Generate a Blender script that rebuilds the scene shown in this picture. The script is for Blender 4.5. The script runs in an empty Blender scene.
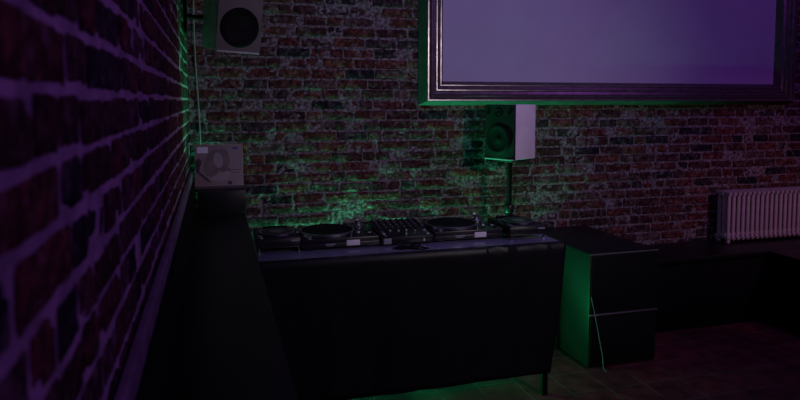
import bpy, bmesh, math, random
from math import sin, cos, pi, radians as R
from mathutils import Vector, Matrix, noise
random.seed(7)
S = bpy.context.scene
C = S.collection

# ------------------------------------------------------------------ materials
def mat(name, col=(.5, .5, .5), rough=.5, metal=0, spec=.5, noise_amt=0, noise_scale=20, bump=0, coat=0, emit=None, estr=0):
    m = bpy.data.materials.new(name); m.use_nodes = True
    nt = m.node_tree; b = nt.nodes['Principled BSDF']
    b.inputs['Base Color'].default_value = (*col, 1)
    b.inputs['Roughness'].default_value = rough
    b.inputs['Metallic'].default_value = metal
    b.inputs['Specular IOR Level'].default_value = spec
    b.inputs['Coat Weight'].default_value = coat
    if emit:
        b.inputs['Emission Color'].default_value = (*emit, 1)
        b.inputs['Emission Strength'].default_value = estr
    if noise_amt or bump:
        tc = nt.nodes.new('ShaderNodeTexCoord'); n = nt.nodes.new('ShaderNodeTexNoise')
        n.inputs['Scale'].default_value = noise_scale; n.inputs['Detail'].default_value = 6
        nt.links.new(tc.outputs['Object'], n.inputs['Vector'])
        if noise_amt:
            r = nt.nodes.new('ShaderNodeValToRGB')
            a = [max(0, c * (1 - noise_amt)) for c in col]; z = [min(1, c * (1 + noise_amt)) for c in col]
            r.color_ramp.elements[0].color = (*a, 1); r.color_ramp.elements[1].color = (*z, 1)
            r.color_ramp.elements[0].position = .35; r.color_ramp.elements[1].position = .65
            nt.links.new(n.outputs['Fac'], r.inputs['Fac']); nt.links.new(r.outputs['Color'], b.inputs['Base Color'])
        if bump:
            bp = nt.nodes.new('ShaderNodeBump'); bp.inputs['Strength'].default_value = 1
            bp.inputs['Distance'].default_value = bump
            nt.links.new(n.outputs['Fac'], bp.inputs['Height']); nt.links.new(bp.outputs['Normal'], b.inputs['Normal'])
    return m

def ramp(nt, stops, interp='LINEAR'):
    r = nt.nodes.new('ShaderNodeValToRGB'); r.color_ramp.interpolation = interp
    e = r.color_ramp.elements
    while len(e) < len(stops): e.new(.5)
    for x, (p, c) in zip(e, stops): x.position = p; x.color = (*c, 1)
    return r

def brick_mat(name):
    m = bpy.data.materials.new(name); m.use_nodes = True
    nt = m.node_tree; L = nt.links.new; b = nt.nodes['Principled BSDF']
    g = nt.nodes.new('ShaderNodeNewGeometry'); tc = nt.nodes.new('ShaderNodeTexCoord')
    r = ramp(nt, [(0, (.022, .018, .024)), (.10, (.075, .028, .026)), (.28, (.12, .038, .030)), (.5, (.155, .050, .038)),
                  (.68, (.085, .042, .036)), (.84, (.13, .08, .07)), (.93, (.05, .035, .035))], 'CONSTANT')
    L(g.outputs['Random Per Island'], r.inputs['Fac'])
    n1 = nt.nodes.new('ShaderNodeTexNoise'); n1.inputs['Scale'].default_value = 38; n1.inputs['Detail'].default_value = 8
    L(tc.outputs['Object'], n1.inputs['Vector'])
    mx = nt.nodes.new('ShaderNodeMix'); mx.data_type = 'RGBA'; mx.blend_type = 'MULTIPLY'; mx.inputs[0].default_value = .8
    r2 = ramp(nt, [(.38, (.15, .15, .15)), (.66, (1.5, 1.45, 1.45))])
    L(n1.outputs['Fac'], r2.inputs['Fac']); L(r.outputs['Color'], mx.inputs[6]); L(r2.outputs['Color'], mx.inputs[7])
    # old lime wash and mortar smears left on the faces
    n2 = nt.nodes.new('ShaderNodeTexNoise'); n2.inputs['Scale'].default_value = 19; n2.inputs['Detail'].default_value = 12
    n2.inputs['Roughness'].default_value = .72
    L(tc.outputs['Object'], n2.inputs['Vector'])
    r3 = ramp(nt, [(.53, (0, 0, 0)), (.68, (.65, .65, .65))]); L(n2.outputs['Fac'], r3.inputs['Fac'])
    mx2 = nt.nodes.new('ShaderNodeMix'); mx2.data_type = 'RGBA'; mx2.inputs[7].default_value = (.27, .235, .21, 1)
    L(r3.outputs['Color'], mx2.inputs[0]); L(mx.outputs[2], mx2.inputs[6]); L(mx2.outputs[2], b.inputs['Base Color'])
    b.inputs['Roughness'].default_value = .85; b.inputs['Specular IOR Level'].default_value = .25
    bp = nt.nodes.new('ShaderNodeBump'); bp.inputs['Distance'].default_value = .009; bp.inputs['Strength'].default_value = 1
    n3 = nt.nodes.new('ShaderNodeTexNoise'); n3.inputs['Scale'].default_value = 70; n3.inputs['Detail'].default_value = 8
    L(tc.outputs['Object'], n3.inputs['Vector']); L(n3.outputs['Fac'], bp.inputs['Height']); L(bp.outputs['Normal'], b.inputs['Normal'])
    return m

def floor_mat():
    m = bpy.data.materials.new('floor_tiles'); m.use_nodes = True
    nt = m.node_tree; L = nt.links.new; b = nt.nodes['Principled BSDF']
    tc = nt.nodes.new('ShaderNodeTexCoord')
    br = nt.nodes.new('ShaderNodeTexBrick'); br.offset = 0; br.squash = 1
    br.inputs['Scale'].default_value = 1; br.inputs['Brick Width'].default_value = .26; br.inputs['Row Height'].default_value = .26
    br.inputs['Mortar Size'].default_value = .006; br.inputs['Mortar Smooth'].default_value = .3
    br.inputs['Color1'].default_value = (.15, .034, .032, 1); br.inputs['Color2'].default_value = (.095, .026, .026, 1)
    br.inputs['Mortar'].default_value = (.13, .075, .07, 1)
    L(tc.outputs['Object'], br.inputs['Vector'])
    n = nt.nodes.new('ShaderNodeTexNoise'); n.inputs['Scale'].default_value = 9; n.inputs['Detail'].default_value = 8
    L(tc.outputs['Object'], n.inputs['Vector'])
    r = ramp(nt, [(.3, (.4, .4, .4)), (.7, (1.2, 1.2, 1.2))]); L(n.outputs['Fac'], r.inputs['Fac'])
    mx = nt.nodes.new('ShaderNodeMix'); mx.data_type = 'RGBA'; mx.blend_type = 'MULTIPLY'; mx.inputs[0].default_value = 1
    L(br.outputs['Color'], mx.inputs[6]); L(r.outputs['Color'], mx.inputs[7]); L(mx.outputs[2], b.inputs['Base Color'])
    b.inputs['Roughness'].default_value = .55
    bp = nt.nodes.new('ShaderNodeBump'); bp.inputs['Distance'].default_value = .004; bp.inputs['Strength'].default_value = .7
    ad = nt.nodes.new('ShaderNodeMath'); ad.operation = 'MULTIPLY_ADD'; ad.inputs[1].default_value = -1
    L(br.outputs['Fac'], ad.inputs[0]); L(n.outputs['Fac'], ad.inputs[2]); L(ad.outputs[0], bp.inputs['Height'])
    L(bp.outputs['Normal'], b.inputs['Normal'])
    return m

M_brick = brick_mat('old_red_brick')
M_mortar2 = mat('pale_mortar', (.46, .42, .42), .95, spec=.1, noise_amt=.3, noise_scale=14, bump=.004)
M_mortar = mat('lime_mortar', (.20, .185, .175), .95, spec=.1, noise_amt=.75, noise_scale=42, bump=.016)
M_floor = floor_mat()
M_ceil = mat('dark_ceiling', (.03, .03, .035), .9, noise_amt=.2, bump=.002)
M_black = mat('black_painted_wood', (.008, .008, .0085), .42, spec=.35, noise_amt=.3, noise_scale=8, bump=.0006)
M_blackm = mat('black_matt_paint', (.003, .003, .0035), .75, spec=.15, noise_amt=.3, noise_scale=30, bump=.0006)
M_edge = mat('worn_metal_edge', (.35, .33, .36), .4, metal=.8)
M_rail = mat('painted_rail', (.26, .23, .25), .5, noise_amt=.25, noise_scale=12)
M_vinyl = mat('black_satin_cloth', (.005, .0045, .007), .4, spec=.2, bump=.0012, noise_scale=5)
M_top = mat('dark_laminate', (.17, .17, .26), .20, spec=.8, noise_amt=.1, noise_scale=3, bump=.0004)
M_plas = mat('black_plastic', (.014, .014, .016), .38)
M_dark = mat('charcoal_plastic', (.014, .014, .018), .35)
M_rub = mat('black_rubber', (.006, .006, .006), .8, spec=.12)
M_chrome = mat('chrome', (.75, .75, .78), .15, metal=1)
M_alu = mat('brushed_aluminium', (.45, .45, .48), .35, metal=1)
M_label = mat('white_sticker', (.75, .73, .78), .5, noise_amt=.08, noise_scale=90)
M_print = mat('grey_print', (.30, .30, .34), .5)
M_knob = mat('grey_knob', (.22, .22, .25), .35)
M_white = mat('white_laminate', (.85, .80, .80), .45, noise_amt=.08, noise_scale=6)
M_baffle = mat('dark_green_grey_baffle', (.012, .015, .014), .6, spec=.3, noise_amt=.15, noise_scale=10)
M_baffle2 = mat('grey_baffle', (.10, .095, .095), .5, noise_amt=.15, noise_scale=10)
M_rim = mat('pale_highlight_rim', (.45, .45, .45), .4)  # pale colour paints the highlight along the speakers' lower edge
M_cone = mat('speaker_cone', (.004, .004, .0045), .75, spec=.2)
M_side = mat('pale_side_veneer', (.28, .28, .26), .5, noise_amt=.25, noise_scale=14)
M_rad = mat('cream_enamel', (.62, .56, .52), .35, noise_amt=.08, noise_scale=12)
M_frame = mat('dark_bronze_moulding', (.13, .10, .105), .36, metal=.5, noise_amt=.25, noise_scale=24, bump=.0006)
M_fedge = mat('painted_frame_edge', (.11, .105, .10), .6, spec=.3, noise_amt=.15, noise_scale=10)
M_bead = mat('tarnished_silver_bead', (.42, .38, .38), .3, metal=.8, noise_amt=.3, noise_scale=14)
M_screen = mat('projection_screen_fabric', (.52, .51, .63), .8, spec=.1, noise_amt=.03, noise_scale=3)
M_sleeve = mat('pinkish_card', (.27, .20, .195), .55, noise_amt=.08, noise_scale=9)
M_sleeve2 = mat('brown_card_print', (.17, .12, .12), .55, noise_amt=.2, noise_scale=12)
M_sleeve3 = mat('pale_card_print', (.31, .26, .265), .55, noise_amt=.1, noise_scale=12)
M_sleevek = mat('dark_card_print', (.05, .035, .04), .55)
M_sleeveb = mat('blue_card_print', (.07, .07, .28), .5)
M_sledge = mat('backlit_card_edge', (.45, .44, .22), .6)  # glow from behind the sleeve, painted into the edge colour
M_cable = mat('pale_cable', (.30, .28, .27), .5)

# ------------------------------------------------------------------ mesh builder
class MB:
    def __init__(s): s.v = []; s.f = []; s.m = []; s.mats = []; s.sm = []
    def mi(s, m):
        if m not in s.mats: s.mats.append(m)
        return s.mats.index(m)
    def add(s, vs, fs, m, smooth=False, T=None):
        o = len(s.v); k = s.mi(m)
        for p in vs: s.v.append(tuple(T @ Vector(p)) if T else tuple(p))
        for f in fs: s.f.append([i + o for i in f]); s.m.append(k); s.sm.append(smooth)
    def box(s, a, b, m, bev=0, T=None, seg=2):
        bm = bmesh.new(); bmesh.ops.create_cube(bm, size=1)
        for v in bm.verts:
            v.co = Vector([(a[i] + b[i]) / 2 + v.co[i] * (b[i] - a[i]) for i in range(3)])
        if bev: bmesh.ops.bevel(bm, geom=bm.edges[:], offset=bev, segments=seg, affect='EDGES', profile=.5)
        s.bm(bm, m, T)
    def bm(s, bm, m, T=None, smooth=False):
        bm.verts.index_update()
        s.add([v.co.copy() for v in bm.verts], [[v.index for v in f.verts] for f in bm.faces], m, smooth, T); bm.free()
    def lathe(s, prof, m, at=(0, 0, 0), axis='Z', n=32, T=None, smooth=True):
        vs = []; fs = []
        for r, h in prof:
            for k in range(n):
                a = 2 * pi * k / n
                p = (r * cos(a), r * sin(a), h)
                if axis == 'Y': p = (p[0], p[2], p[1])
                if axis == 'X': p = (p[2], p[0], p[1])
                vs.append((p[0] + at[0], p[1] + at[1], p[2] + at[2]))
        for i in range(len(prof) - 1):
            for k in range(n):
                q = [i * n + k, i * n + (k + 1) % n, (i + 1) * n + (k + 1) % n, (i + 1) * n + k]
                fs.append(q if axis != 'Y' else q[::-1])
        e = [list(range(n))[::-1], [(len(prof) - 1) * n + k for k in range(n)]]
        if axis == 'Y': e = [x[::-1] for x in e]
        fs += e
        s.add(vs, fs, m, smooth, T)
    def cyl(s, p, q, r, m, n=16, r2=None, T=None):
        s.tube([p, q], r, m, n, T, r2)
    def tube(s, pts, r, m, n=10, T=None, r2=None):
        pts = [Vector(p) for p in pts]; vs = []; fs = []
        t0 = (pts[1] - pts[0]).normalized()
        up = Vector((0, 0, 1)) if abs(t0.z) < .9 else Vector((1, 0, 0))
        x = t0.cross(up).normalized()
        for i, p in enumerate(pts):
            t = (pts[min(i + 1, len(pts) - 1)] - pts[max(i - 1, 0)]).normalized()
            x = (x - t * x.dot(t)).normalized(); y = t.cross(x)
            rr = r if r2 is None else r + (r2 - r) * i / (len(pts) - 1)
            for k in range(n):
                a = 2 * pi * k / n; vs.append(p + x * cos(a) * rr + y * sin(a) * rr)
        for i in range(len(pts) - 1):
            for k in range(n): fs.append([i * n + k, i * n + (k + 1) % n, (i + 1) * n + (k + 1) % n, (i + 1) * n + k])
        fs.append(list(range(n))[::-1]); fs.append([(len(pts) - 1) * n + k for k in range(n)])
        s.add(vs, fs, m, True, T)
    def prism(s, poly, y0, y1, m, T=None):          # polygon in x,z pushed along y
        n = len(poly); vs = [(x, y0, z) for x, z in poly] + [(x, y1, z) for x, z in poly]
        fs = [list(range(n)), list(range(n, 2 * n))[::-1]] + [[i, i + n, (i + 1) % n + n, (i + 1) % n] for i in range(n)]
        s.add(vs, fs, m, False, T)
    def build(s, name, parent=None, loc=None, kind=None, recalc=True):
        me = bpy.data.meshes.new(name); me.from_pydata(s.v, [], s.f)
        for m in s.mats: me.materials.append(m)
        me.polygons.foreach_set('material_index', s.m); me.polygons.foreach_set('use_smooth', s.sm)
        if recalc:
            bm = bmesh.new(); bm.from_mesh(me); bmesh.ops.recalc_face_normals(bm, faces=bm.faces); bm.to_mesh(me); bm.free()
        me.set_sharp_from_angle(angle=R(40))
        o = bpy.data.objects.new(name, me); C.objects.link(o)
        if parent: o.parent = parent
        if loc: o.location = loc
        if kind: o['kind'] = kind
        return o

def tag(o, label, cat, group=None):
    o['label'] = label; o['category'] = cat
    if group: o['group'] = group
    return o
def thing(name, label, cat, loc=(0, 0, 0), rz=0, group=None):
    o = bpy.data.objects.new(name, None); C.objects.link(o); o.empty_display_size = .1
    o.location = loc; o.rotation_euler = (0, 0, rz)
    return tag(o, label, cat, group)
def dup(o, parent=None):
    c = o.copy(); C.objects.link(c); c.parent = parent
    for ch in [x for x in C.objects if x.parent == o]: dup(ch, c)
    return c
def one(mb, name, label, cat, group=None): return tag(mb.build(name), label, cat, group)

# ------------------------------------------------------------------ room shell
WX, WY = -.16, 4.6          # inner faces of the left and back walls
CEIL = 3.9
def brick_wall(name, length, height, T, seed, z0=0.0, rel=1.0, hdrs=.30, gap=.010, mort=None, mh=.002, mn=1.0, st=.03):
    mort = mort or M_mortar
    """local frame: u along the wall, w up, outward normal = -y (room side)"""
    rnd = random.Random(seed); mb = MB()
    course = .075; nrow = int((height - z0) / course) + 1
    for j in range(nrow):
        u = -rnd.random() * .2; hdr = rnd.random() < .5
        sag = rnd.uniform(-.002, .002)
        while u < length:
            w = (.102 if rnd.random() < hdrs else .225) + rnd.uniform(-.012, .012)
            if rnd.random() < .12: w = .16
            j0 = rnd.uniform(gap - .003, gap + .004)
            a, b = max(0, u), min(length, u + w); u += w + j0
            if b - a < .03: continue
            zc = z0 + j * course + sag + rnd.uniform(-.0025, .0025); hh = .073 - gap + rnd.uniform(-.004, .003)
            out = rnd.gauss(.0, .0045) * rel; tilt = rnd.gauss(0, .016) * rel; tz = rnd.gauss(0, .05) * rel
            nx = max(4, int((b - a) / .028)); nz = 4
            us = [0, .006 / (b - a)] + [k / nx for k in range(1, nx)] + [1 - .006 / (b - a), 1]
            ws = [0, .09, .35, .65, .91, 1]
            vs = []; NU, NW = len(us), len(ws)
            chip = rnd.random() < .3
            for jj, wv in enumerate(ws):
                for ii, uv in enumerate(us):
                    x = a + (b - a) * uv; z = zc + hh * wv
                    nv = noise.noise(Vector((x * 28 + seed * 9, z * 28, j * 3.1))) * .003 * rel
                    nb = noise.noise(Vector((x * 75, z * 75 + seed, 5))) * .0028
                    d = out + (uv - .5) * (b - a) * tilt + (wv - .5) * hh * tz + nv + nb
                    eu = ii in (0, NU - 1); ew = jj in (0, NW - 1)
                    if eu or ew:
                        d -= (.006 + abs(nb) * 2.5) * rel
                        x += (noise.noise(Vector((z * 60, x * 60, 1)))) * .004
                        z += (noise.noise(Vector((x * 40, j, seed)))) * .005
                    if eu and ew: d -= .004; x += .004 * (1 if ii == 0 else -1); z += .004 * (1 if jj == 0 else -1)
                    if chip and ((ii < 3 and jj < 2) or (ii > NU - 3 and jj > 3)): d -= .006
                    vs.append((min(max(x, 0), length), -(.003 + .007 * rel + d), z))
            fs = []
            for jj in range(NW - 1):
                for ii in range(NU - 1):
                    k = jj * NU + ii; fs.append([k, k + 1, k + 1 + NU, k + NU])
            ring = [i for i in range(NU)] + [NU * r + NU - 1 for r in range(1, NW)] + [NU * (NW - 1) + i for i in range(NU - 2, -1, -1)] + [NU * r for r in range(NW - 2, 0, -1)]
            o = len(vs)
            for i in ring: vs.append((vs[i][0], .012, vs[i][2]))
            n = len(ring)
            for k in range(n): fs.append([ring[k], ring[(k + 1) % n], o + (k + 1) % n, o + k][::-1])
            mb.add(vs, fs, M_brick, True, T)
    # mortar bed, a little uneven, in front of a solid slab
    nu, nw = int(length / st), int(height / st); vs = []; fs = []
    for jj in range(nw + 1):
        for ii in range(nu + 1):
            x = length * ii / nu; z = height * jj / nw
            d = noise.noise(Vector((x * 9, z * 9, seed))) * .005 + noise.noise(Vector((x * 31, z * 31, seed))) * .005 + noise.noise(Vector((x * 70, z * 70, seed))) * .002
            vs.append((x, -(mh + d * mn), z))
    for jj in range(nw):
        for ii in range(nu):
            k = jj * (nu + 1) + ii; fs.append([k, k + 1, k + nu + 2, k + nu + 1])
    mb.add(vs, fs, mort, True, T)
    mb.box((0, .02, 0), (length, .25, height), M_mortar, T=T)
    o = mb.build(name, kind='structure', recalc=False)
    return o

brick_wall('wall_back', 6.4, CEIL, Matrix.Translation((WX, WY, 0)), 3, z0=.012, rel=.66, mh=.0035, mn=.75, st=.019, gap=.010)
brick_wall('wall_left', 6.0, CEIL, Matrix.Translation((WX - .006, WY - 6.0, 0)) @ Matrix.Rotation(R(90), 4, 'Z'), 11, z0=.02, rel=.35, hdrs=.78, gap=.012, mort=M_mortar2, mh=.0015, mn=.3)
m = MB(); m.box((WX - .25, -1.6, -.12), (6.5, WY + .25, 0), M_floor); m.build('floor', kind='structure')
m = MB(); m.box((WX - .25, -1.6, CEIL), (6.5, WY + .25, CEIL + .12), M_ceil); m.build('ceiling', kind='structure')
m = MB(); m.box((6.24, -1.6, 0), (6.5, WY, CEIL), M_blackm); m.build('wall_right', kind='structure')

# ------------------------------------------------------------------ counter along the left wall
ct = thing('bar_counter', 'long black counter running along the left brick wall', 'counter', (0, 0, 0))
m = MB(); m.box((WX + .045, -.9, .0), (.165, 4.555, 1.02), M_black, .003); m.build('cabinet', ct)
m = MB(); m.box((WX + .030, -.92, 1.02), (.188, 4.56, 1.055), M_black, .004); m.build('worktop', ct)
m = MB(); m.box((WX + .022, -.92, 1.0555), (WX + .034, 4.29, 1.285), M_blackm, .001); m.build('back_panel', ct)
m = MB(); m.box((WX + .004, -.92, 1.285), (WX + .021, 4.29, 1.345), M_rail, .003); m.build('trim_1', kind='structure')

m = MB(); m.box((-.112, 4.30, 1.0555), (.192, 4.55, 1.213), M_black, .003)
one(m, 'storage_box', 'low black box on the far end of the counter, record sleeve on top', 'box')

# record sleeve leaning on the back wall
sl = thing('record_sleeve', 'square pinkish record sleeve with white sticker leaning on the corner brickwork', 'record', (.026, 4.43, 1.2135))
sl.rotation_euler = (R(-17), 0, R(-1)); sl.scale = (1, 1, .97)
W = .157
m = MB(); m.box((-W, 0, 0), (W, .004, .312), M_sleeve, .0008)
m.box((-W - .001, -.0004, .3095), (W + .001, .0045, .3125), M_sledge)
m.box((W - .0028, -.0004, 0), (W + .001, .0045, .3125), M_sledge)
m.box((-W, -.0006, 0), (W, .0002, .018), M_sleevek)
def blob(cx, cz, rx, rz, y, mt, n=20, rot=0):
    p = [(cx + rx * cos(2 * pi * k / n) * cos(rot) - rz * sin(2 * pi * k / n) * sin(rot), cz + rx * cos(2 * pi * k / n) * sin(rot) + rz * sin(2 * pi * k / n) * cos(rot)) for k in range(n)]
    m.prism(p, y, .0003, mt)
m.build('sleeve', sl)
m = MB(); blob(-.04, .18, .055, .10, -.0006, M_sleeve2, rot=-.2); blob(.025, .20, .045, .085, -.0009, M_sleeve2)
blob(-.005, .20, .032, .055, -.0013, M_sleeve3, rot=.15); blob(.0, .10, .075, .05, -.0005, M_sleeve3)
blob(.05, .135, .03, .012, -.0011, M_sleeve2, rot=-.3)
for i in range(4): m.box((-.10 + i * .028, -.0010, .122), (-.08 + i * .028, 0, .134), M_sleeve2)
m.box((.075, -.0010, .128), (.145, 0, .134), M_sleeve2); m.box((.085, -.0010, .108), (.135, 0, .114), M_sleeve2)
blob(-.135, .185, .022, .028, -.0012, M_sleevek); blob(-.138, .15, .014, .04, -.0012, M_sleevek)
blob(-.10, .085, .062, .008, -.0012, M_sleevek, rot=-.75); blob(.07, .038, .014, .013, -.0012, M_sleevek)
m.build('cover_picture', sl)
m = MB(); m.box((-.142, -.0014, .252), (-.072, 0, .296), M_label); o = m.build('sticker', sl); o['label'] = 'white rectangular sticker'
m = MB(); blob(.108, .285, .022, .008, -.0014, M_sleeveb, rot=-.1); o = m.build('emblem', sl); o['label'] = 'small dark blue emblem'

# ------------------------------------------------------------------ framed projection screen
sc = thing('projection_screen', 'large pale projection screen in a dark moulded frame on the brick wall', 'screen', (1.475, WY - .012, 1.766))
FW, FH = 3.475, 1.98
prof = [(0, 0), (.004, .008), (.032, .116), (.036, .124), (.044, .124), (.050, .112), (.060, .106), (.066, .116), (.072, .118), (.078, .114), (.084, .098),
        (.104, .092), (.110, .100), (.117, .100), (.122, .088), (.142, .080), (.147, .086), (.153, .086), (.158, .072), (.176, .050), (.182, .030), (.182, 0)]
silver = {3, 7, 12, 16}
def moulding():
    mb = MB(); n = len(prof)
    for side in range(4):
        vs = []
        for (u, v) in prof:
            a = [(u, -v, u), (FW - u, -v, u), (FW - u, -v, FH - u), (u, -v, FH - u)]
            vs += [a[side], a[(side + 1) % 4]]
        for i in range(n - 1):
            k = i * 2; mb.add([vs[k], vs[k + 1], vs[k + 3], vs[k + 2]], [[0, 1, 2, 3]], M_fedge if i < 2 else M_bead if i in silver else M_frame)
    return mb
moulding().build('frame', sc)
m = MB(); m.box((.16, -.035, .16), (FW - .16, -.022, FH - .16), M_screen); m.build('screen_surface', sc)
m = MB(); m.box((.04, -.02, .04), (FW - .04, -.004, FH - .04), M_blackm); m.build('backing_board', sc)

# ------------------------------------------------------------------ radiator (cast iron columns)
rd = thing('column_radiator', 'cream multi-column radiator against the brick wall above the bench', 'radiator', (4.205, 4.40, .585))
def rad_section():
    mb = MB(); H0, H1 = .045, .425
    for k in range(3):
        y = .014 + k * .053
        mb.tube([(0, y, H0), (0, y, H0 + .1), (0, y, H1 - .1), (0, y, H1)], .0125, M_rad, 12, T=Matrix.Scale(1.35, 4, (1, 0, 0)))
    for z in (H0, H1):
        pts = [(0, -.004, z - .012 if z < .2 else z - .004), (0, .016, z), (0, .07, z + (.006 if z > .2 else -.006)), (0, .13, z), (0, .15, z - .004)]
        mb.tube(pts, .017, M_rad, 10)
        mb.cyl((-.026, .072, z - .012 if z > .2 else z + .012), (.026, .072, z - .012 if z > .2 else z + .012), .017, M_rad, 12)
    return mb
s0 = rad_section().build('column_section', rd)
for i in range(1, 22):
    c = s0.copy(); C.objects.link(c); c.parent = rd; c.location = (i * .0505, 0, 0)
f0 = None
for i in (0, 21):
    for y in (0, .11):
        m = MB(); m.box((-.014, .0, .0), (.014, .03, .04), M_rad, .004); m.build('foot', rd, (i * .0505, y, 0))

# ------------------------------------------------------------------ benches on the right
b = thing('wall_bench', 'low black built-in bench under the radiator along the back wall', 'bench', (2.95, 4.085, 0))
m = MB(); m.box((0, .03, 0), (3.25, .47, .545), M_blackm, .003); m.build('front_panel', b)
m = MB(); m.box((-.01, 0, .545), (3.25, .475, .585), M_black, .006); m.build('seat_top', b)
b = thing('side_bench', 'black bench return at the right edge beside the tiled floor', 'bench', (4.30, 2.2, 0))
m = MB(); m.box((.03, 0, 0), (1.83, 1.875, .545), M_blackm, .003); m.build('front_panel', b)
m = MB(); m.box((0, -.01, .545), (1.83, 1.88, .585), M_black, .006); m.build('seat_top', b)

# ------------------------------------------------------------------ bass cabinet
b = thing('bass_cabinet', 'large black bass speaker cabinet standing right of the decks table', 'speaker', (2.375, 3.65, 0))
BW, BD, BH = .530, .90, .785
m = MB(); m.box((0, .012, .012), (BW, BD, BH), M_black, .006)
for x in (.03, BW - .07):
    for y in (.05, BD - .09): m.box((x, y, 0), (x + .04, y + .04, .014), M_rub, .003)
m.build('body', b)
m = MB(); m.box((.012, .004, .385), (BW - .012, .014, BH - .014), M_blackm, .003); m.build('grille', b)
m = MB(); m.box((.012, .004, .03), (BW - .012, .014, .365), M_blackm, .003); m.build('grille', b)
m = MB(); m.box((0, -.003, .369), (BW, .014, .3755), M_edge, .001); m.build('trim_strip', b)
m = MB(); m.box((.0, .006, BH - .008), (BW, .016, BH + .001), M_fedge, .002); m.build('top_edge', b)
m = MB(); m.tube([(2.378, 3.643, .50), (2.390, 3.638, .44), (2.400, 3.637, .40), (2.425, 3.640, .30), (2.450, 3.637, .18), (2.466, 3.630, .09), (2.472, 3.63, .02), (2.474, 3.62, .003), (2.478, 3.60, .003)], .0024, M_knob, 8)
one(m, 'thin_cable', 'thin pale cable slanting down the front of the bass cabinet', 'cable')

# ------------------------------------------------------------------ table and cloth
TX0, TX1, TY0, TY1, TZ = .215, 2.005, 3.375, 4.06, .95
t = thing('trestle_table', 'table holding the decks, with a dark glossy top and black cloth hanging in front', 'table', ((TX0 + TX1) / 2, (TY0 + TY1) / 2, 0))
hx, hy = (TX1 - TX0) / 2, (TY1 - TY0) / 2
m = MB(); m.box((-hx, -hy, TZ - .035), (hx, hy, TZ), M_top, .003); m.build('table_top', t)
for sx in (-1, 1):
    for sy in (-1, 1):
        m = MB(); x, y = sx * (hx - .09), sy * (hy - .05)
        m.box((x - .018, y - .018, 0), (x + .018, y + .018, TZ - .035), M_blackm, .003); m.build('leg', t)
# glossy black cloth: top sheet, front drop and right drop
mb = MB()
def wav(u, d, s=0): return (noise.noise(Vector((u * 5.5 + s, d * 1.6, 3.7))) * .014 + noise.noise(Vector((u * 17 + s, d * 3, 1.7))) * .004) * min(1, d * 2.4)
nu = 120; x0, x1 = TX0 - .006, TX1 + .006; y0, y1 = TY0 - .008, TY1 + .004
rows = []
for y in [y0 + .035 * (1 - k / 4) for k in range(5)]:
    rows.append([(x0 + (x1 - x0) * i / nu, y, TZ + .002 + .0005 + noise.noise(Vector((i * .12, y * 9, 2))) * .0006) for i in range(nu + 1)])
rows.append([(x0 + (x1 - x0) * i / nu, y0 - .005 + noise.noise(Vector((i * .16, 0, 8))) * (.001 if i < 86 else .007), TZ - .003 + noise.noise(Vector((i * .11, 4, 2))) * (.0006 if i < 86 else .004)) for i in range(nu + 1)])
zb = .165
for k in range(1, 25):
    d = k / 24 * (TZ - zb); r = []
    for i in range(nu + 1):
        f = i / nu; sh = -.085 * (d / .78) ** 1.2 * (f - .2) / .8 if f > .2 else 0
        r.append((x0 + (x1 - x0) * f + sh, y0 - .010 - wav(f * 1.8, d), TZ - .004 - d))
    rows.append(r)
vs = [p for r in rows for p in r]; n = nu + 1; fs = []
for a in range(len(rows) - 1):
    for i in range(nu): fs.append([a * n + i, a * n + i + 1, (a + 1) * n + i + 1, (a + 1) * n + i])
mb.add(vs, fs, M_vinyl, True)
cl = one(mb, 'tablecloth', 'black cloth hanging from the front edge of the decks table nearly to the floor', 'tablecloth')
md = cl.modifiers.new('thick', 'SOLIDIFY'); md.thickness = .0018; md.offset = 0
TOP = TZ + .0008

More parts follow.
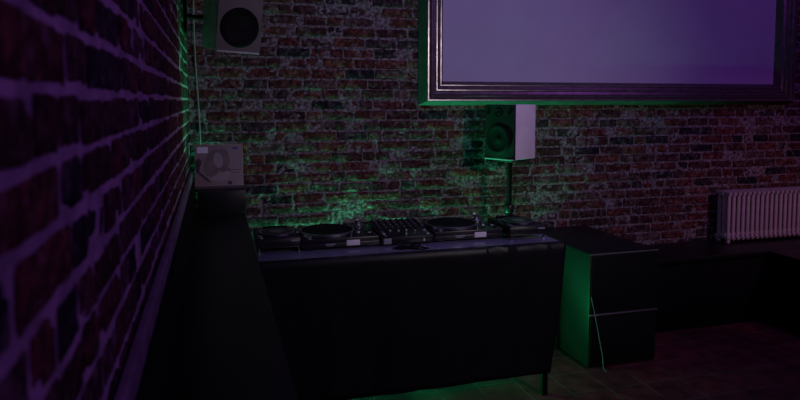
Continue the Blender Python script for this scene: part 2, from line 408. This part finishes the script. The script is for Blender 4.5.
# ------------------------------------------------------------------ turntable (with copies)
def turntable():
    r = thing('turntable', 'x', 'turntable', (0, 0, TOP), 0, 'turntables on the black table')
    m = MB(); m.box((0, 0, .014), (.453, .353, .040), M_plas, .004); m.box((0.003, .003, .040), (.450, .350, .066), M_dark, .004)
    m.build('plinth', r)
    for x in (.05, .403):
        for y in (.05, .303):
            m = MB(); m.lathe([(.026, 0), (.028, .004), (.028, .012), (.022, .016)], M_rub, (x, y, 0), n=20)
            m.lathe([(.0286, .006), (.0292, .007), (.0292, .010), (.0286, .011)], M_alu, (x, y, 0), n=20); m.build('foot', r)
    cx, cy = .175, .183
    m = MB(); m.lathe([(.160, .066), (.166, .069), (.166, .082), (.163, .085), (.150, .085)], M_alu, (cx, cy, 0), n=64)
    for k in range(60):
        a = 2 * pi * k / 60; m.box((-.0015, -.0015, .073), (.0015, .0015, .079), M_dark, T=Matrix.Translation((cx + .1665 * cos(a), cy + .1665 * sin(a), 0)))
    p = m.build('platter', r)
    m = MB(); m.lathe([(.152, .085), (.152, .088), (.150, .0885), (.147, .088), (.052, .0885), (.050, .089), (.004, .089), (.004, .097), (.002, .098)], M_cone, (cx, cy, 0), n=48)
    m.build('slipmat', p)
    # tonearm
    ax, ay = .385, .285
    m = MB(); m.lathe([(.038, .066), (.038, .074), (.030, .078), (.030, .088), (.016, .090), (.016, .105), (.012, .108)], M_alu, (ax, ay, 0), n=28)
    m.tube([(ax, ay + .05, .104), (ax, ay, .104), (ax + .006, ay - .06, .105), (ax + .004, ay - .12, .104), (ax - .018, ay - .175, .100), (ax - .032, ay - .20, .096)], .0045, M_chrome, 8)
    m.cyl((ax, ay + .028, .104), (ax, ay + .062, .104), .015, M_alu, 18)
    ta = m.build('tonearm', r)
    m = MB(); m.box((-.011, -.020, -.008), (.011, .020, .006), M_chrome, .003, T=Matrix.Translation((ax - .038, ay - .212, .094)) @ Matrix.Rotation(R(-28), 4, 'Z'))
    m.box((-.006, -.024, -.016), (.006, -.004, -.006), M_label, .001, T=Matrix.Translation((ax - .038, ay - .212, .094)) @ Matrix.Rotation(R(-28), 4, 'Z'))
    m.build('cartridge', ta)
    m = MB(); m.lathe([(.023, .066), (.023, .078), (.020, .081), (.004, .081)], M_alu, (.043, .035, 0), n=24); o = m.build('start_button', r); o['label'] = 'round silver start button'
    m = MB(); m.lathe([(.010, .066), (.010, .078), (.007, .080)], M_knob, (.028, .085, 0), n=18); m.build('power_switch', r)
    m = MB(); m.lathe([(.007, .066), (.007, .084), (.009, .090), (.004, .094)], M_chrome, (.290, .035, 0), n=16); m.build('target_light', r)
    m = MB(); m.box((.395, .025, .066), (.425, .150, .0675), M_rub, .0005); m.box((.398, .080, .0675), (.422, .092, .076), M_knob, .002); m.build('pitch_slider', r)
    m = MB(); m.box((.258, -.0012, .020), (.335, .001, .052), M_label, .0004); o = m.build('sticker', r); o['label'] = 'white label on the front edge'
    m = MB(); m.box((.135, -.0010, .031), (.195, .001, .037), M_print); m.box((.140, -.0012, .024), (.185, .001, .027), M_print); o = m.build('badge', r)
    return r
tt = turntable(); tt.location = (.460, 3.565, TOP)
tt['label'] = 'black turntable left of the mixer, white label on its front edge'
t2 = dup(tt); t2.location = (1.250, 3.565, TOP)
t2['label'] = 'black turntable right of the mixer, in front of the stand speaker pole'

# ------------------------------------------------------------------ mixer
mx = thing('dj_mixer', 'black mixer covered in small knobs between the two turntables', 'mixer', (.923, 3.565, TOP))
MW, MD = .320, .350
mx.rotation_euler = (R(6.5), 0, 0)
for x in (.03, .29):
    for y in (.03, .32): m = MB(); m.lathe([(.012, -y * .1139), (.014, .0098)], M_rub, (x, y, 0), n=14); m.build('foot', mx)
m = MB()
m.box((0, 0, .010), (MW, MD, .052), M_plas, .004); m.build('body', mx)
m = MB(); m.box((.004, .004, .052), (MW - .004, MD - .004, .0545), M_dark, .001); m.build('control_panel', mx)
rn = random.Random(2); knob = None
for j, y in enumerate((.145, .191, .237, .283, .328)):
    for i in range(8):
        x = .026 + i * .0385
        if knob is None:
            k = MB(); k.lathe([(.0085, 0), (.0085, .003), (.0062, .005), (.0054, .0145), (.004, .0155)], M_dark, n=12)
            k.lathe([(.0034, .0150), (.0034, .0168), (.002, .0172)], M_label, n=10); knob = k.build('knob', mx, (x, y, .0545))
        else:
            c = knob.copy(); C.objects.link(c); c.parent = mx; c.location = (x, y, .0545); c.rotation_euler = (0, 0, rn.uniform(-2.2, 2.2))
fd = None
for i, x in enumerate((.075, .125, .175, .225)):
    k = MB(); k.box((-.0015, -.032, 0), (.0015, .032, .0008), M_rub); yy = rn.uniform(-.02, .02)
    k.box((-.007, yy - .010, 0), (.007, yy + .010, .013), M_alu, .002); k.build('channel_fader', mx, (x, .085, .0545))
k = MB(); k.box((-.032, -.0015, 0), (.032, .0015, .0008), M_rub); k.box((-.008, -.008, 0), (.008, .008, .013), M_alu, .002); k.build('crossfader', mx, (.155, .030, .0545))
for i in range(6):
    k = MB(); k.box((-.007, -.005, 0), (.007, .005, .004), M_label if i % 2 else M_knob, .001); k.build('button', mx, (.030 if i < 3 else .292, .028 + (i % 3) * .034, .0545))
m = MB(); m.box((.014, -.0012, .014), (.060, .001, .048), M_print, .0005); o = m.build('front_plate', mx)
for x in (.10, .135, .26):
    m = MB(); m.lathe([(.007, -.006), (.007, .0)], M_chrome, (x, 0, .030), axis='Y', n=14); m.build('socket', mx)

# ------------------------------------------------------------------ media players and their stands
def player():
    r = thing('media_player', 'x', 'media player', (0, 0, 0), 0, 'media players at the table ends')
    w, d = .243, .34
    m = MB(); m.box((0, 0, 0), (w, d, .045), M_plas, .006); m.box((.004, .004, .045), (w - .004, d - .004, .049), M_dark, .002); m.build('body', r)
    m = MB(); m.lathe([(.102, .049), (.104, .053), (.100, .062), (.093, .065), (.050, .065), (.048, .063), (.002, .063)], M_dark, (w / 2, .135, 0), n=48)
    for k in range(36):
        a = 2 * pi * k / 36; m.lathe([(.003, 0), (.002, .002)], M_print, (w / 2 + .097 * cos(a), .135 + .097 * sin(a), .0635), n=8)
    jw = m.build('jog_wheel', r)
    m = MB(); m.lathe([(.045, .0632), (.045, .0655), (.043, .066)], M_alu, (w / 2, .135, 0), n=36); m.build('centre_plate', jw)
    m = MB(); m.box((.055, .255, .049), (.20, .325, .058), M_rub, .002); m.build('display', r)
    for y in (.03, .065):
        m = MB(); m.lathe([(.013, .049), (.013, .054), (.011, .056)], M_alu, (.022, y, 0), n=20); m.build('round_button', r)
    m = MB(); m.box((.229, .05, .049), (.243, .19, .050), M_rub); m.box((.228, .11, .050), (.244, .122, .059), M_knob, .002); m.build('tempo_slider', r)
    for i in range(4):
        m = MB(); m.box((.03 + i * .05, .232, .049), (.055 + i * .05, .245, .054), M_knob, .001); m.build('button', r)
    m = MB(); m.box((.05, -.0012, .018), (.20, .001, .022), M_rub); m.box((.19, -.0012, .028), (.235, .001, .036), M_print); m.build('front_slot', r)
    return r
def stand():
    r = thing('equipment_stand', 'x', 'stand', (0, 0, TOP), 0, 'low stands under the media players')
    w, d = .228, .31
    m = MB(); m.box((-.004, -.004, .030), (w + .004, d + .004, .035), M_plas, .002); m.build('shelf', r)
    for x in (.006, w - .006):
        for y in (.006, d - .006):
            m = MB(); m.lathe([(.008, 0), (.006, .003), (.005, .006), (.005, .030)], M_chrome, (x, y, 0), n=14); m.build('leg', r)
    return r
pl = player(); pl.location = (.214, 3.57, TOP + .0355)
pl['label'] = 'black media player at the left end of the table beside the counter'
p2 = dup(pl); p2.location = (1.712, 3.50, TOP + .0355)
p2['label'] = 'black media player at the right end of the table near the bass cabinet'
st = stand(); st.location = (.222, 3.575, TOP); st['label'] = 'low stand with short chrome legs under the left media player'
s2 = dup(st); s2.location = (1.722, 3.505, TOP); s2['label'] = 'low stand with short chrome legs under the right media player'

# loose cable in front of the mixer
pts = []
for k in range(60):
    a = k / 59; th = a * 6.5 * pi
    pts.append((1.03 + .055 * cos(th) + .05 * a, 3.49 + .028 * sin(th) - .01 * a, TOP + .004 + .016 * a * (.5 + .5 * sin(th * 1.7))))
pts += [(1.15, 3.47, TOP + .005), (1.17, 3.44, TOP + .005), (1.13, 3.42, TOP + .005), (1.10, 3.44, TOP + .005), (1.06, 3.46, TOP + .005)]
m = MB(); m.tube(pts, .004, M_rub, 8); one(m, 'coiled_cable', 'black cable bunched on the table in front of the mixer', 'cable')

# ------------------------------------------------------------------ speakers
def speaker_box(name, parent, w, h, d, mbody, mbaf, mside=None, bow=.012, twins=True, woofer=.095, wz=None):
    # front face toward -y, origin at the centre of the base
    m = MB(); m.box((-w / 2, -d / 2 + .018, 0), (w / 2, d / 2, h), mside or mbody, .004); m.build('cabinet', parent)
    m = MB(); n = 10; poly = []
    for k in range(n + 1):
        x = -w / 2 + w * k / n; poly.append((x, -d / 2 - bow * (1 - (2 * k / n - 1) ** 2)))
    vs = [(x, y, 0) for x, y in poly] + [(w / 2, -d / 2 + .018, 0), (-w / 2, -d / 2 + .018, 0)]
    k = len(vs); vs += [(a, b_, h) for a, b_, _ in vs]
    fs = [list(range(k))[::-1], list(range(k, 2 * k))] + [[i, (i + 1) % k, (i + 1) % k + k, i + k] for i in range(k)]
    m.add(vs, fs, mbaf); bf = m.build('baffle', parent)
    y = -d / 2 - bow; z = wz or h * .42
    m = MB(); m.lathe([(woofer + .012, .012), (woofer + .012, -.002), (woofer + .004, -.010), (woofer, -.008), (woofer * .93, -.012), (woofer * .85, -.008), (woofer * .3, -.001), (woofer * .26, -.003), (woofer * .12, -.008)], M_cone, (0, y, z), axis='Y', n=40)
    m.build('woofer', parent)
    m = MB(); m.box((-w / 2 + .004, -d / 2 - bow - .001, -.006), (w / 2 - .004, -d / 2 + .03, .004), M_rim, .002); m.build('bottom_highlight', parent)  # added pale strip, stands in for the highlight on the lower edge
    m = MB(); m.lathe([(.034, .012), (.034, -.004), (.030, -.006), (.018, -.002), (.013, -.004), (.004, -.008)], M_cone, (0, y, h - .062), axis='Y', n=28); m.build('tweeter', parent)
    if twins:
        for sx in (-1, 1):
            m = MB(); m.lathe([(.017, .012), (.017, -.006), (.014, -.006), (.012, -.002), (.002, -.002)], M_cone, (sx * (w / 2 - .034), y + bow * .55, h - .052), axis='Y', n=20); m.build('port', parent)

sp = thing('monitor_speaker', 'white-sided monitor speaker on a pole under the screen frame', 'speaker', (2.078, 4.262, 1.382), R(-64))
speaker_box('s', sp, .262, .392, .25, M_white, M_baffle, M_white, wz=.142, woofer=.098)
# pole stand
sd = thing('speaker_stand', 'black pole stand rising behind the turntables to the white-sided speaker', 'speaker stand', (2.072, 4.257, 0))
m = MB(); m.tube([(0, 0, .10), (0, 0, 1.02)], .026, M_rub, 18); m.build('lower_pole', sd)
m = MB(); m.tube([(0, 0, 1.0), (0, 0, 1.36)], .019, M_rub, 18); m.build('upper_pole', sd)
m = MB(); m.lathe([(.03, .98), (.033, .985), (.033, 1.03), (.028, 1.04)], M_plas, n=20); m.cyl((.03, 0, 1.01), (.06, 0, 1.01), .008, M_plas); m.build('collar', sd)
m = MB(); m.box((-.085, -.085, 1.36), (.09, .09, 1.3818), M_plas, .003, T=Matrix.Rotation(R(-64), 4, 'Z')); m.build('top_plate', sd)
for k in range(3):
    a = R(90 + 120 * k)
    m = MB(); m.tube([(.02 * cos(a), .02 * sin(a), .34), (.27 * cos(a), .27 * sin(a), .012)], .011, M_rub, 10); m.tube([(.02 * cos(a), .02 * sin(a), .12), (.15 * cos(a), .15 * sin(a), .168)], .006, M_rub, 8)
    m.build('leg', sd)

# upper left speaker on wall bracket
s2_ = thing('wall_speaker', 'grey-fronted speaker mounted high in the left corner, tilted down', 'speaker', (.092, 3.64, 2.078))
s2_.rotation_euler = Matrix.Rotation(R(20), 3, 'Z').to_euler()
s2_.rotation_euler = (Matrix.Rotation(R(17), 3, 'Z') @ Matrix.Rotation(R(2.0), 3, 'Y') @ Matrix.Rotation(R(9), 3, 'X')).to_euler()
speaker_box('s', s2_, .238, .40, .26, M_side, M_baffle2, M_side, bow=.004, wz=.128, woofer=.092)
br = thing('speaker_bracket', 'dark wall bracket behind the high corner speaker', 'bracket', (WX + .02, 3.80, 2.27))
m = MB(); m.box((-.012, -.06, -.09), (.006, .06, .09), M_blackm, .003); m.build('wall_plate', br)
m = MB(); m.tube([(0, 0, 0), (.05, .03, 0), (.12, .025, 0), (.17, .0, 0)], .014, M_blackm, 12); m.build('arm', br)

# pale cable down the corner
pts = []
for k in range(26):
    a = k / 25; z = 3.88 - a * 2.5
    pts.append((-.140 + .045 * a ** 1.1 + .006 * sin(z * 5), WY - .030 - .004 * sin(z * 9), z))
m = MB(); m.tube(pts, .0042, M_cable, 8); one(m, 'wall_cable', 'thin pale cable running down the corner brickwork behind the record sleeve', 'cable')

# ------------------------------------------------------------------ green LED lamps on the floor behind the table
def led_lamp(x, y, label, rz=0):
    r = thing('led_lamp', label, 'lamp', (x, y, 0), rz, 'green floor lamps behind the table')
    m = MB(); m.lathe([(.06, 0), (.06, .02), (.05, .03), (.058, .05), (.062, .10), (.062, .112), (.054, .112), (.050, .100), (.01, .098)], M_blackm, n=28); m.build('housing', r)
    m = MB(); m.lathe([(.050, .1005), (.050, .104)], mat('green_led', (.0, .3, .1), .4, emit=(0, 1, .35), estr=3), n=28); m.build('lens', r)
    return r

def light(name, typ, loc, tgt, power, col, **k):
    d = bpy.data.lights.new(name, typ); d.energy = power; d.color = col
    for a, v in k.items(): setattr(d, a, v)
    o = bpy.data.objects.new(name, d); C.objects.link(o); o.location = loc
    o.rotation_euler = (Vector(tgt) - Vector(loc)).to_track_quat('-Z', 'Y').to_euler()
    return o
GREEN = (.04, 1, .40)
for x, y, lab in ((.90, 4.50, 'small floor lamp glowing green behind the table by the wall, nearer the counter'), (1.50, 4.50, 'small floor lamp glowing green behind the table by the wall, nearer the bass cabinet'),
                  (1.20, 3.95, 'small floor lamp glowing green underneath the decks table')):
    led_lamp(x, y, lab)
lp = led_lamp(-.055, 4.507, 'small green lamp hidden on the black box behind the record sleeve'); lp.location.z = 1.2135; lp.scale = (.68, .68, .68); lp['group'] = 'green lamp on the box'
light('green_lamp_a', 'SPOT', (.90, 4.53, .13), (.9, 4.53, 1.5), 76, GREEN, spot_size=R(140), spot_blend=.6, shadow_soft_size=.03)
light('green_lamp_b', 'SPOT', (1.50, 4.53, .13), (1.55, 4.53, 1.5), 56, GREEN, spot_size=R(140), spot_blend=.6, shadow_soft_size=.03)
light('green_lamp_c', 'SPOT', (1.20, 3.95, .16), (2.4, 3.8, .55), 32, (.02, 1, .30), spot_size=R(118), spot_blend=.8, shadow_soft_size=.05)
light('green_lamp_d', 'SPOT', (-.055, 4.507, 1.30), (-.14, 4.40, 2.4), 1.3, (.04, 1, .6), spot_size=R(100), spot_blend=.8, shadow_soft_size=.03)
light('key_spot', 'SPOT', (2.8, 0, 2.4), (1.45, 4.5, 1.4), 92, (1, .86, .92), spot_size=R(72), spot_blend=1, shadow_soft_size=.05)
light('screen_spot', 'SPOT', (1.7, 1.9, 3.8), (1.9, 4.4, 1.8), 34, (.27, .22, 1), spot_size=R(90), spot_blend=1, shadow_soft_size=.12)
light('pink_spot', 'SPOT', (5.0, .8, 2.6), (4.6, 4.4, .80), 60, (1, .48, .52), spot_size=R(38), spot_blend=1, shadow_soft_size=.1)
light('purple_wash', 'AREA', (4.7, 1.5, 3.7), (2.9, 4.3, 1.2), 14.5, (.48, .10, 1), size=.5)
light('purple_left', 'AREA', (1.6, .2, 3.4), (-.16, 2.0, 1.6), 5.8, (.46, .14, 1), size=.4)

w = bpy.data.worlds.new('World'); S.world = w; w.use_nodes = True
w.node_tree.nodes['Background'].inputs[0].default_value = (.25, .2, .6, 1); w.node_tree.nodes['Background'].inputs[1].default_value = .003

# ------------------------------------------------------------------ camera
cd = bpy.data.cameras.new('Camera'); cam = bpy.data.objects.new('Camera', cd); C.objects.link(cam)
cam.location = (0, 0, 1.8); cam.rotation_euler = (R(90 - 3.93), 0, R(-16.2))
cd.lens = 28.8; cd.sensor_width = 36; cd.shift_y = -.069; cd.clip_start = .02
cd.dof.use_dof = True; cd.dof.focus_distance = 4.4; cd.dof.aperture_fstop = 4.0
S.camera = cam
S.view_settings.view_transform = 'Standard'; S.view_settings.look = 'None'; S.view_settings.gamma = 1
S.view_settings.use_curve_mapping = False; S.view_settings.exposure = 0
